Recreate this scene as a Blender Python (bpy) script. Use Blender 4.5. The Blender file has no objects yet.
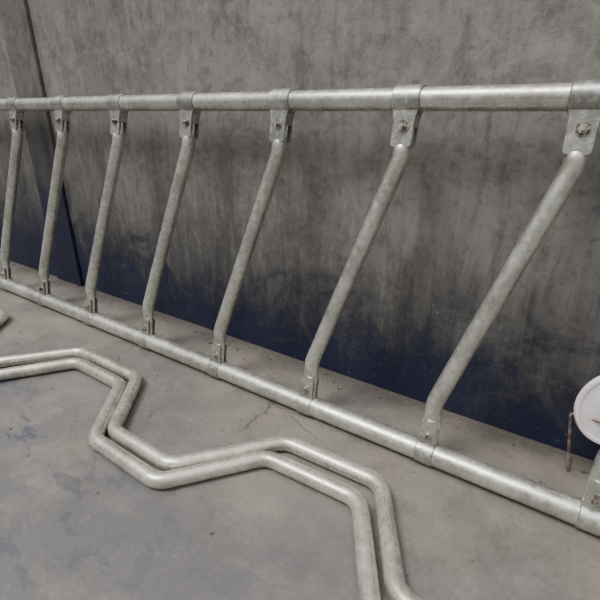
import bpy, bmesh, math, random
from mathutils import Vector, Matrix
random.seed(4)
S = bpy.context.scene
COL = S.collection

# ------------------------------------------------------------ node helpers
def newmat(name):
    m = bpy.data.materials.new(name); m.use_nodes = True
    nt = m.node_tree
    for n in list(nt.nodes): nt.nodes.remove(n)
    out = nt.nodes.new('ShaderNodeOutputMaterial')
    b = nt.nodes.new('ShaderNodeBsdfPrincipled')
    nt.links.new(b.outputs[0], out.inputs[0])
    return m, nt, b
class G:
    def __init__(s, nt):
        s.nt = nt
        s.co = nt.nodes.new('ShaderNodeTexCoord').outputs['Object']
    def put(s, sock, v):
        if isinstance(v, bpy.types.NodeSocket): s.nt.links.new(v, sock)
        else: sock.default_value = v
    def map(s, scale=(1,1,1), loc=(0,0,0), rot=(0,0,0), co=None):
        n = s.nt.nodes.new('ShaderNodeMapping')
        s.put(n.inputs['Vector'], co or s.co)
        n.inputs['Scale'].default_value = scale; n.inputs['Location'].default_value = loc; n.inputs['Rotation'].default_value = rot
        return n.outputs[0]
    def noise(s, scale, detail=4, rough=.5, dist=0, co=None):
        n = s.nt.nodes.new('ShaderNodeTexNoise')
        s.put(n.inputs['Vector'], co or s.co)
        n.inputs['Scale'].default_value = scale; n.inputs['Detail'].default_value = detail
        n.inputs['Roughness'].default_value = rough; n.inputs['Distortion'].default_value = dist
        return n.outputs[0]
    def vor(s, scale, feature='F1', co=None, out=0):
        n = s.nt.nodes.new('ShaderNodeTexVoronoi'); n.feature = feature
        s.put(n.inputs['Vector'], co or s.co); n.inputs['Scale'].default_value = scale
        return n.outputs[out]
    def mr(s, v, a, b, c=0., d=1., smooth=True):
        n = s.nt.nodes.new('ShaderNodeMapRange')
        n.interpolation_type = 'SMOOTHSTEP' if smooth else 'LINEAR'
        s.put(n.inputs[0], v)
        for i, x in enumerate((a,b,c,d)): n.inputs[i+1].default_value = x
        return n.outputs[0]
    def math(s, op, a, b=0.):
        n = s.nt.nodes.new('ShaderNodeMath'); n.operation = op
        s.put(n.inputs[0], a); s.put(n.inputs[1], b); return n.outputs[0]
    def mix(s, f, a, b, mode='MIX'):
        n = s.nt.nodes.new('ShaderNodeMix'); n.data_type = 'RGBA'; n.blend_type = mode
        s.put(n.inputs[0], f)
        for k, v in ((6,a),(7,b)):
            if not isinstance(v, bpy.types.NodeSocket) and len(v) == 3: v = (*v,1)
            s.put(n.inputs[k], v)
        return n.outputs[2]
    def xyz(s, co=None):
        n = s.nt.nodes.new('ShaderNodeSeparateXYZ'); s.put(n.inputs[0], co or s.co); return n.outputs
    def bump(s, h, strength=.3, dist=.01):
        n = s.nt.nodes.new('ShaderNodeBump'); n.inputs['Strength'].default_value = strength
        n.inputs['Distance'].default_value = dist; s.put(n.inputs['Height'], h); return n.outputs[0]

# ------------------------------------------------------------ materials
def galvanised(name, base=(.66,.665,.60), dark=(.45,.455,.405), seed=0., met=.74):
    m, nt, b = newmat(name); g = G(nt)
    co = g.map(loc=(seed,seed*2,0))
    n1 = g.noise(7, 6, .62, .4, co=co)
    c = g.mix(g.mr(n1,.36,.66), base, dark)
    n2 = g.noise(50, 5, .65, 0.2, co=co)
    c = g.mix(g.mr(n2,.50,.72,0,.5), c, (.80,.80,.75))
    c = g.mix(g.mr(n2,.44,.32,0,.35), c, (.32,.32,.29))
    sp = g.vor(85, 'F1', co=co, out=0)
    c = g.mix(g.mr(sp,.2,.9,0,.2), c, (.32,.32,.30))
    fl = g.noise(150, 2, .5, co=co)
    c = g.mix(g.mr(fl,.66,.72,0,.5), c, (.16,.14,.12))
    rust = g.math('MULTIPLY', g.mr(g.noise(5,5,.6,co=co),.59,.69), g.mr(n2,.45,.58))
    c = g.mix(g.math('MULTIPLY',rust,.45), c, (.27,.18,.11))
    b.inputs['Metallic'].default_value = met
    g.put(b.inputs['Base Color'], c)
    g.put(b.inputs['Roughness'], g.mr(n2,.35,.65,.24,.42))
    g.put(b.inputs['Normal'], g.bump(n2,.13,.003))
    return m
M_GALV = galvanised('galvanised_tube')
M_CLAMP = galvanised('galvanised_clamp', (.50,.50,.46), (.28,.28,.26), 3.)
M_GALV2 = galvanised('galvanised_floor_tube', (.64,.62,.54), (.42,.40,.34), 7., .62)
m, nt, b = newmat('bolt_steel'); g = G(nt)
g.put(b.inputs['Base Color'], g.mix(g.mr(g.noise(60),.4,.65),(.50,.48,.45),(.16,.12,.09)))
b.inputs['Metallic'].default_value=.8; b.inputs['Roughness'].default_value=.35
M_BOLT = m

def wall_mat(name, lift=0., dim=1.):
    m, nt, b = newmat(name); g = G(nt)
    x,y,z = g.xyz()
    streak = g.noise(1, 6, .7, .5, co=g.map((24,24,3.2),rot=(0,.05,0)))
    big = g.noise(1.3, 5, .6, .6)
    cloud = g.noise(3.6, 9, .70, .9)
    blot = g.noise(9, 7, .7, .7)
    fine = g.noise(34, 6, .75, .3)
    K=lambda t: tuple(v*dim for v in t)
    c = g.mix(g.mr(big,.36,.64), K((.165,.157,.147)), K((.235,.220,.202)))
    c = g.mix(g.mr(cloud,.44,.64,0,.60), c, K((.098,.096,.094)))
    c = g.mix(g.mr(blot,.50,.66,0,.5), c, K((.28,.265,.243)))
    c = g.mix(g.mr(blot,.46,.34,0,.5), c, K((.075,.074,.073)))
    c = g.mix(g.mr(fine,.50,.66,0,.45), c, K((.28,.27,.25)))
    c = g.mix(g.mr(fine,.47,.34,0,.45), c, K((.06,.06,.06)))
    c = g.mix(g.mr(streak,.50,.70,0,.45), c, K((.29,.28,.26)))
    c = g.mix(g.mr(streak,.47,.32,0,.4), c, K((.06,.06,.06)))
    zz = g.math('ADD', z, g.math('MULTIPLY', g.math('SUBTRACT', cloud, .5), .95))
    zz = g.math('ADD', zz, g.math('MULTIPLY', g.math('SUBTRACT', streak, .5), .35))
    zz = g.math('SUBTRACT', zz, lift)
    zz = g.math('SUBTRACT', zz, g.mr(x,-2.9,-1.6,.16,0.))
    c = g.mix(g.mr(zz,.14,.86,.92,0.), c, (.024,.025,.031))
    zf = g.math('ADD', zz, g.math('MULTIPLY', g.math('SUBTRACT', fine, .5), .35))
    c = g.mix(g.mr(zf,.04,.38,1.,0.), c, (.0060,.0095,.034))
    scr = g.noise(1, 3, .7, 1.5, co=g.map((14,14,90),rot=(0,.5,0)))
    c = g.mix(g.math('MULTIPLY', g.mr(scr,.66,.72), g.mr(cloud,.4,.6,0,.35)), c, (.30,.29,.27))
    fl = g.noise(110, 2, .5)
    c = g.mix(g.mr(fl,.70,.75,0,.35), c, (.30,.30,.29))
    g.put(b.inputs['Base Color'], c)
    g.put(b.inputs['Roughness'], g.mr(cloud,.35,.65,.5,.7))
    g.put(b.inputs['Normal'], g.bump(g.math('ADD',g.math('MULTIPLY',fine,.5),cloud),.3,.01))
    return m
M_WALL = wall_mat('wall_paint')
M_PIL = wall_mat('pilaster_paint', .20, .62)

# floor
m, nt, b = newmat('concrete_floor'); g = G(nt)
x,y,z = g.xyz()
n1 = g.noise(1.7, 6, .6, .2); n2 = g.noise(9, 8, .72, .1); n3 = g.noise(70, 4, .7)
c = g.mix(g.mr(n1,.38,.62), (.200,.178,.160), (.138,.127,.118))
c = g.mix(g.mr(n2,.50,.68,0,.45), c, (.245,.222,.202))
c = g.mix(g.mr(n2,.48,.34,0,.4), c, (.095,.087,.08))
c = g.mix(g.mr(n3,.52,.70,0,.4), c, (.08,.074,.068))
c = g.mix(g.mr(n3,.46,.32,0,.3), c, (.27,.25,.23))
reg = g.math('MULTIPLY', g.mr(y,.50,1.0,1,0), g.mr(x,-2.4,.3,1,.55))
pn = g.noise(2.2, 9, .70, .3, co=g.map((1,1.5,1),rot=(0,0,.6)))
pm = g.math('MULTIPLY', g.mr(pn,.42,.52), reg)
c = g.mix(g.math('MULTIPLY',pm,.68), c, (.090,.096,.114))
pn2 = g.noise(4.2, 9, .68, .35, co=g.map((1,2.0,1),rot=(0,0,.6)))
reg2 = g.math('MULTIPLY', g.mr(y,.45,.80,1,0), g.mr(x,-2.2,-.3,1,.15))
pm2 = g.math('MULTIPLY', g.mr(pn2,.54,.57), reg2)
c = g.mix(g.math('MULTIPLY',pm2,.85), c, (.036,.045,.085))
pm3 = g.math('MULTIPLY', g.mr(pn2,.43,.39), reg2)
c = g.mix(g.math('MULTIPLY',pm3,.6), c, (.205,.178,.152))
wob = g.noise(6, 5, .7)
cv = nt.nodes.new('ShaderNodeVectorMath'); cv.operation='ADD'
nn = nt.nodes.new('ShaderNodeTexNoise'); nn.inputs['Scale'].default_value=9; nn.inputs['Detail'].default_value=5
g.put(nn.inputs['Vector'], g.co)
sc_ = nt.nodes.new('ShaderNodeVectorMath'); sc_.operation='SCALE'; sc_.inputs[3].default_value=.12
nt.links.new(nn.outputs[1], sc_.inputs[0]); nt.links.new(g.co, cv.inputs[0]); nt.links.new(sc_.outputs[0], cv.inputs[1])
ed = g.vor(2.6,'DISTANCE_TO_EDGE', co=g.map((.5,1.9,0),co=cv.outputs[0]))
band = g.math('MULTIPLY', g.math('MULTIPLY', g.mr(y,.88,.96), g.mr(y,1.10,1.18,1,0)), g.math('MULTIPLY', g.mr(x,-2.2,-1.9), g.mr(x,-.7,-.4,1,0)))
cm = g.math('MULTIPLY', g.mr(ed,.002,.009,1,0), g.math('MULTIPLY', g.mr(wob,.42,.52), band))
c = g.mix(g.math('MULTIPLY',cm,.6), c, (.05,.045,.04))
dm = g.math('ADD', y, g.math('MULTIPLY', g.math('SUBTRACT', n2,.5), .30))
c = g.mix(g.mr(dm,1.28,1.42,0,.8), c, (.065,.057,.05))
g.put(b.inputs['Base Color'], c)
g.put(b.inputs['Roughness'], g.mr(n2,.3,.7,.45,.68))
h = g.math('SUBTRACT', g.math('ADD', g.math('MULTIPLY',n2,.5), g.math('MULTIPLY',n3,.2)), g.math('MULTIPLY',cm,.5))
h = g.math('ADD', h, g.math('MULTIPLY',pm2,.08))
g.put(b.inputs['Normal'], g.bump(h,.3,.012))
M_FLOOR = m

m, nt, b = newmat('white_plastic'); g = G(nt)
n = g.noise(14,5,.6)
g.put(b.inputs['Base Color'], g.mix(g.mr(n,.45,.7),(.86,.80,.82),(.68,.62,.62)))
b.inputs['Roughness'].default_value=.45
M_WHITE = m
m, nt, b = newmat('rusty_rod'); g = G(nt)
g.put(b.inputs['Base Color'], g.mix(g.mr(g.noise(40),.4,.6),(.34,.31,.29),(.17,.12,.09)))
b.inputs['Metallic'].default_value=.5; b.inputs['Roughness'].default_value=.5
M_ROD = m
m, nt, b = newmat('grit'); g = G(nt)
g.put(b.inputs['Base Color'], g.mix(g.mr(g.noise(20),.4,.6),(.22,.19,.17),(.07,.06,.05)))
b.inputs['Roughness'].default_value=.9
M_GRIT = m

# ------------------------------------------------------------ mesh helpers
def mkobj(name, bm, mat, parent=None, smooth=True):
    bmesh.ops.recalc_face_normals(bm, faces=bm.faces)
    me = bpy.data.meshes.new(name); bm.to_mesh(me); bm.free()
    if smooth:
        for p in me.polygons: p.use_smooth = True
        try: me.set_sharp_from_angle(angle=math.radians(38))
        except Exception: pass
    me.materials.append(mat)
    o = bpy.data.objects.new(name, me); COL.objects.link(o)
    if parent: o.parent = parent
    return o
def fillet(pts, rad, seg=10):
    pts = [Vector(p) for p in pts]; out=[pts[0]]
    for i in range(1,len(pts)-1):
        a,p,c = pts[i-1],pts[i],pts[i+1]
        d1=(a-p).normalized(); d2=(c-p).normalized()
        ang=d1.angle(d2); t=rad/math.tan(ang/2)
        t=min(t,(a-p).length*.48,(c-p).length*.48); r=t*math.tan(ang/2)
        cen = p+(d1+d2).normalized()*(r/math.sin(ang/2))
        s=p+d1*t-cen; e=p+d2*t-cen; tot=s.angle(e)
        for k in range(seg+1):
            f=k/seg
            out.append(cen+(s*math.sin((1-f)*tot)+e*math.sin(f*tot))/math.sin(tot))
    out.append(pts[-1]); return out
def sweep(bm, pts, rad, N, n=24, scale=None, cap=True):
    N = Vector(N).normalized(); rings=[]
    L=[0]
    for i in range(1,len(pts)): L.append(L[-1]+(pts[i]-pts[i-1]).length)
    for i,p in enumerate(pts):
        t=(pts[min(i+1,len(pts)-1)]-pts[max(i-1,0)]).normalized()
        B=N.cross(t).normalized()
        su,sn = scale(L[i],L[-1]) if scale else (1,1)
        rings.append([bm.verts.new(p+B*rad*su*math.cos(2*math.pi*k/n)+N*rad*sn*math.sin(2*math.pi*k/n)) for k in range(n)])
    for a,b_ in zip(rings,rings[1:]):
        for k in range(n): bm.faces.new((a[k],a[(k+1)%n],b_[(k+1)%n],b_[k]))
    if cap: bm.faces.new(rings[0]); bm.faces.new(rings[-1])
def densify(pts, step=.02):
    out=[pts[0]]
    for a,b_ in zip(pts,pts[1:]):
        k=max(1,int((b_-a).length/step))
        for j in range(1,k+1): out.append(a.lerp(b_,j/k))
    return out
def box(bm, c, ax, ay, az, sx, sy, sz):
    vs=[]
    for i in (-1,1):
        for j in (-1,1):
            for k in (-1,1):
                vs.append(bm.verts.new(c+ax*sx*i/2+ay*sy*j/2+az*sz*k/2))
    for f in ((0,1,3,2),(4,6,7,5),(0,4,5,1),(2,3,7,6),(0,2,6,4),(1,5,7,3)): bm.faces.new([vs[q] for q in f])
def prism(bm, outline, c, U, V, N, th):
    f0=[bm.verts.new(c+U*a+V*b_-N*th/2) for a,b_ in outline]
    f1=[bm.verts.new(c+U*a+V*b_+N*th/2) for a,b_ in outline]
    k=len(outline)
    for i in range(k): bm.faces.new((f0[i],f0[(i+1)%k],f1[(i+1)%k],f1[i]))
    bm.faces.new(f0[::-1]); bm.faces.new(f1)
def cyl(bm, a, b_, r, n=24):
    a=Vector(a); b_=Vector(b_); t=(b_-a).normalized()
    N=t.orthogonal().normalized()
    sweep(bm,[a,b_],r,N,n)

# ------------------------------------------------------------ room
YW=1.415
bm=bmesh.new(); box(bm,Vector((0,YW+.1,1.5)),Vector((1,0,0)),Vector((0,1,0)),Vector((0,0,1)),16,.2,3.0)
mkobj('wall_back',bm,M_WALL,smooth=False)
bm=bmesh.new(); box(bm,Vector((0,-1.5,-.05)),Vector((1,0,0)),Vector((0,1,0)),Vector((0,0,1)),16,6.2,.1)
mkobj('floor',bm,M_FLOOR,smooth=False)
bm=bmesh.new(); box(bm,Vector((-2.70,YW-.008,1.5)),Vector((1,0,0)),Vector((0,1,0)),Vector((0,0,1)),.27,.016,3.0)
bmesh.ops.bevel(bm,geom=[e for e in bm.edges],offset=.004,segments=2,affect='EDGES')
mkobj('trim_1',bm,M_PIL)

# ------------------------------------------------------------ feed barrier (leans on the wall)
RB=.034
B0=Vector((0,1.122,RB+.004)); T0=Vector((0,1.31,1.030))
U=Vector((1,0,0)); V=(T0-B0).normalized(); LEN=(T0-B0).length
N=U.cross(V).normalized()
if N.y>0: N=-N
def P(u,v,w=0): return B0+U*u+V*v+N*w
barrier=bpy.data.objects.new('livestock_feed_barrier',None); COL.objects.link(barrier)
X0,X1=-4.2,1.05
bm=bmesh.new(); sweep(bm,densify([P(X0,LEN),P(X1,LEN)],.2),.031,N,36); mkobj('top_rail',bm,M_GALV,barrier)
bm=bmesh.new(); sweep(bm,densify([P(X0,0),P(X1,0)],.2),RB,N,36); mkobj('bottom_rail',bm,M_GALV,barrier)
def sm(a,b_,x):
    t=max(0,min(1,(x-a)/(b_-a))); return t*t*(3-2*t)
def tab_outline(w,h,sgn):
    pts=[(-w*.70,0),(-w*.56,sgn*h*.22),(-w*.5,sgn*h*.4)]
    for k in range(0,13):
        a=math.pi*k/12
        ca=math.cos(a); sa=max(0.,math.sin(a))
        pts.append((-w*.5*math.copysign(abs(ca)**.5,ca), sgn*(h-w*.24+w*.24*sa**.6)))
    pts+= [(w*.5,sgn*h*.4),(w*.56,sgn*h*.22),(w*.70,0)]
    return pts
def bolt(bm,c,r=.011):
    hexp=[(r*math.cos(math.pi/3*k),r*math.sin(math.pi/3*k)) for k in range(6)]
    prism(bm,[(r*1.45*math.cos(math.pi/8*k),r*1.45*math.sin(math.pi/8*k)) for k in range(16)],c+N*.0015,U,V,N,.003)
    prism(bm,hexp,c+N*.007,U,V,N,.010)
    prism(bm,[(r*.5*math.cos(math.pi/6*k),r*.5*math.sin(math.pi/6*k)) for k in range(12)],c+N*.014,U,V,N,.008)
i=0
for k in range(-2,9):
    i+=1
    ut=-.079-.4335*k
    ub=ut-.210
    if ub<X0+.1 or ut>X1-.08: continue
    j=random.uniform(-.004,.004)
    path=densify(fillet([P(ub,.035),P(ub,.170+j),P(ut,LEN-.158+j),P(ut,LEN-.035)],.085,12),.010)
    def sc(l,T):
        e=max(1-sm(.06,.11,l),1-sm(.065,.10,T-l)); return (1+.10*e,1-.55*e)
    bm=bmesh.new(); sweep(bm,path,.0255,N,28,sc); mkobj(f'slanted_bar_{i}',bm,M_GALV,barrier)
    bm=bmesh.new()
    cw=.080
    def ring(l,T):
        return (1,1) if .001<l<T-.001 else (.93,.93)
    sweep(bm,[P(ut-cw/2,LEN),P(ut-cw/2+.003,LEN),P(ut+cw/2-.003,LEN),P(ut+cw/2,LEN)],.0375,N,36,ring)
    for s in (1,-1):
        prism(bm,tab_outline(.060,.116,-1),P(ut,LEN-.014,s*.0180),U,V,N,.006)
    box(bm,P(ut-.029,LEN-.05),U,V,N,.004,.05,.036); box(bm,P(ut+.029,LEN-.05),U,V,N,.004,.05,.036)
    mkobj(f'top_clamp_{i}',bm,M_CLAMP,barrier)
    bm=bmesh.new()
    cw=.056
    sweep(bm,[P(ub-cw/2,0),P(ub-cw/2+.003,0),P(ub+cw/2-.003,0),P(ub+cw/2,0)],.0375,N,36,ring)
    for s in (1,-1):
        prism(bm,tab_outline(.048,.092,1),P(ub,.012,s*.0165),U,V,N,.005)
    mkobj(f'bottom_clamp_{i}',bm,M_CLAMP,barrier)
    bm=bmesh.new()
    bolt(bm,P(ut+.003,LEN-.074,.021),.0115); bolt(bm,P(ub,.062,.019),.0095)
    mkobj(f'bolts_{i}',bm,M_BOLT,barrier,False)

# ------------------------------------------------------------ zig-zag tubes lying on the floor
rt=.0238
def floor_tube(name, pts, z0, mat):
    pts=[Vector((a,b_,z0+rt)) for a,b_ in pts]
    path=densify(fillet(pts,.07,10),.03)
    bm=bmesh.new(); sweep(bm,path,rt,(0,0,1),24); return mkobj(name,bm,mat)
A=[(-3.05,.64),(-2.83,.90),(-2.44,.90),(-2.23,.655),(-1.975,.65),(-1.765,.905),(-1.385,.905),(-1.185,.655),(-.905,.655),(-.680,.93),(-.355,.940),(-.190,.66),(.12,.655),(.32,.90)]
Bp=[(-2.98,.55),(-2.76,.815),(-2.42,.815),(-2.20,.57),(-1.89,.572),(-1.695,.842),(-1.398,.840),(-1.200,.596),(-.885,.588),(-.688,.840),(-.378,.852),(-.212,.585),(.10,.580),(.28,.80)]
floor_tube('bent_steel_tube',A,.001,M_GALV2)
floor_tube('bent_steel_tube',Bp,.001,M_GALV2)

# ------------------------------------------------------------ white disc on wire stand
st=bpy.data.objects.new('plastic_reel_on_wire_stand',None); COL.objects.link(st)
cx,cy,cz=.158,1.318,.256
bm=bmesh.new()
prof=[(.001,-.012),(.024,-.012),(.026,-.006),(.030,-.004),(.094,-.004),(.098,-.008),(.105,-.007),(.107,0),(.105,.007),(.098,.006),(.03,.005),(.028,.035),(.001,.035)]
tilt=Matrix.Rotation(math.radians(24),3,'Z')@Matrix.Rotation(math.radians(-6),3,'X')
n=64; rings=[[bm.verts.new(Vector((cx,cy,cz))+tilt@Vector((r*1.08*math.cos(2*math.pi*k/n),h,r*1.08*math.sin(2*math.pi*k/n)))) for k in range(n)] for r,h in prof]
for a,b_ in zip(rings,rings[1:]):
    for k in range(n): bm.faces.new((a[k],a[(k+1)%n],b_[(k+1)%n],b_[k]))
bm.faces.new(rings[0]); bm.faces.new(rings[-1])
mkobj('disc',bm,M_WHITE,st)
bm=bmesh.new()
def rod(a,b_,c_,r=.0045):
    a,b_,c_=Vector(a),Vector(b_),Vector(c_)
    nn=(a-b_).cross(c_-b_).normalized()
    sweep(bm,fillet([a,b_,c_],.010,6),r,nn,10)
ax=Vector((.176,1.280,.226))
rod(ax,(.050,1.292,.218),(.082,1.318,.006))
rod(ax,(.285,1.30,.215),(.275,1.325,.006))
cyl(bm,(.082,1.318,.006),(.083,1.385,.006),.0045,10)
cyl(bm,(.275,1.325,.006),(.276,1.385,.006),.0045,10)
cyl(bm,(.176,1.278,.226),(.158,1.325,.252),.006,12)
mkobj('wire_stand',bm,M_ROD,st)

# ------------------------------------------------------------ grit along wall foot
bm=bmesh.new()
for q_ in range(700):
    gx=random.uniform(-4,1); gy=YW-.012-abs(random.gauss(0,.05)) if q_<420 else random.uniform(.45,1.38)
    if gy<.3 or abs(gy-1.122)<.05: continue
    r=random.uniform(.0012,.0036)
    if q_<420 and random.random()<.12: r*=1.8
    mt=Matrix.Translation((gx,gy,r*.5))@Matrix.Rotation(random.uniform(0,6),4,'Z')@Matrix.Diagonal((random.uniform(.8,2.4),1,.6,1))
    bmesh.ops.create_icosphere(bm,subdivisions=1,radius=r,matrix=mt)
mkobj('floor_grit',bm,M_GRIT)

# ------------------------------------------------------------ light
w=bpy.data.worlds.new('overcast'); S.world=w; w.use_nodes=True
nt=w.node_tree; bg=nt.nodes['Background']
tc=nt.nodes.new('ShaderNodeTexCoord'); sp=nt.nodes.new('ShaderNodeSeparateXYZ'); nt.links.new(tc.outputs['Generated'],sp.inputs[0])
cr=nt.nodes.new('ShaderNodeValToRGB'); nt.links.new(sp.outputs[2],cr.inputs[0])
e=cr.color_ramp.elements
e[0].position=.05; e[0].color=(.08,.079,.077,1)
e[1].position=.85; e[1].color=(1.,.985,.96,1)
e2=e.new(.40); e2.color=(.36,.353,.343,1)
nt.links.new(cr.outputs[0],bg.inputs[0]); bg.inputs[1].default_value=1.8
sun=bpy.data.lights.new('sun','SUN'); sun.energy=2.9; sun.angle=math.radians(24); sun.color=(1,.975,.93)
so=bpy.data.objects.new('sun',sun); COL.objects.link(so); so.location=(-1,-2,4)
so.rotation_euler=Vector((.30,.50,-1)).to_track_quat('-Z','Y').to_euler()

# ------------------------------------------------------------ camera
cam=bpy.data.cameras.new('camera'); cam.sensor_width=36; cam.lens=27; cam.clip_start=.02
co=bpy.data.objects.new('camera',cam); COL.objects.link(co); co.location=(0,0,1)
fw=Vector((-.5579*.922,.8299*.922,-.3872))
co.rotation_euler=fw.to_track_quat('-Z','Y').to_euler()
S.camera=co
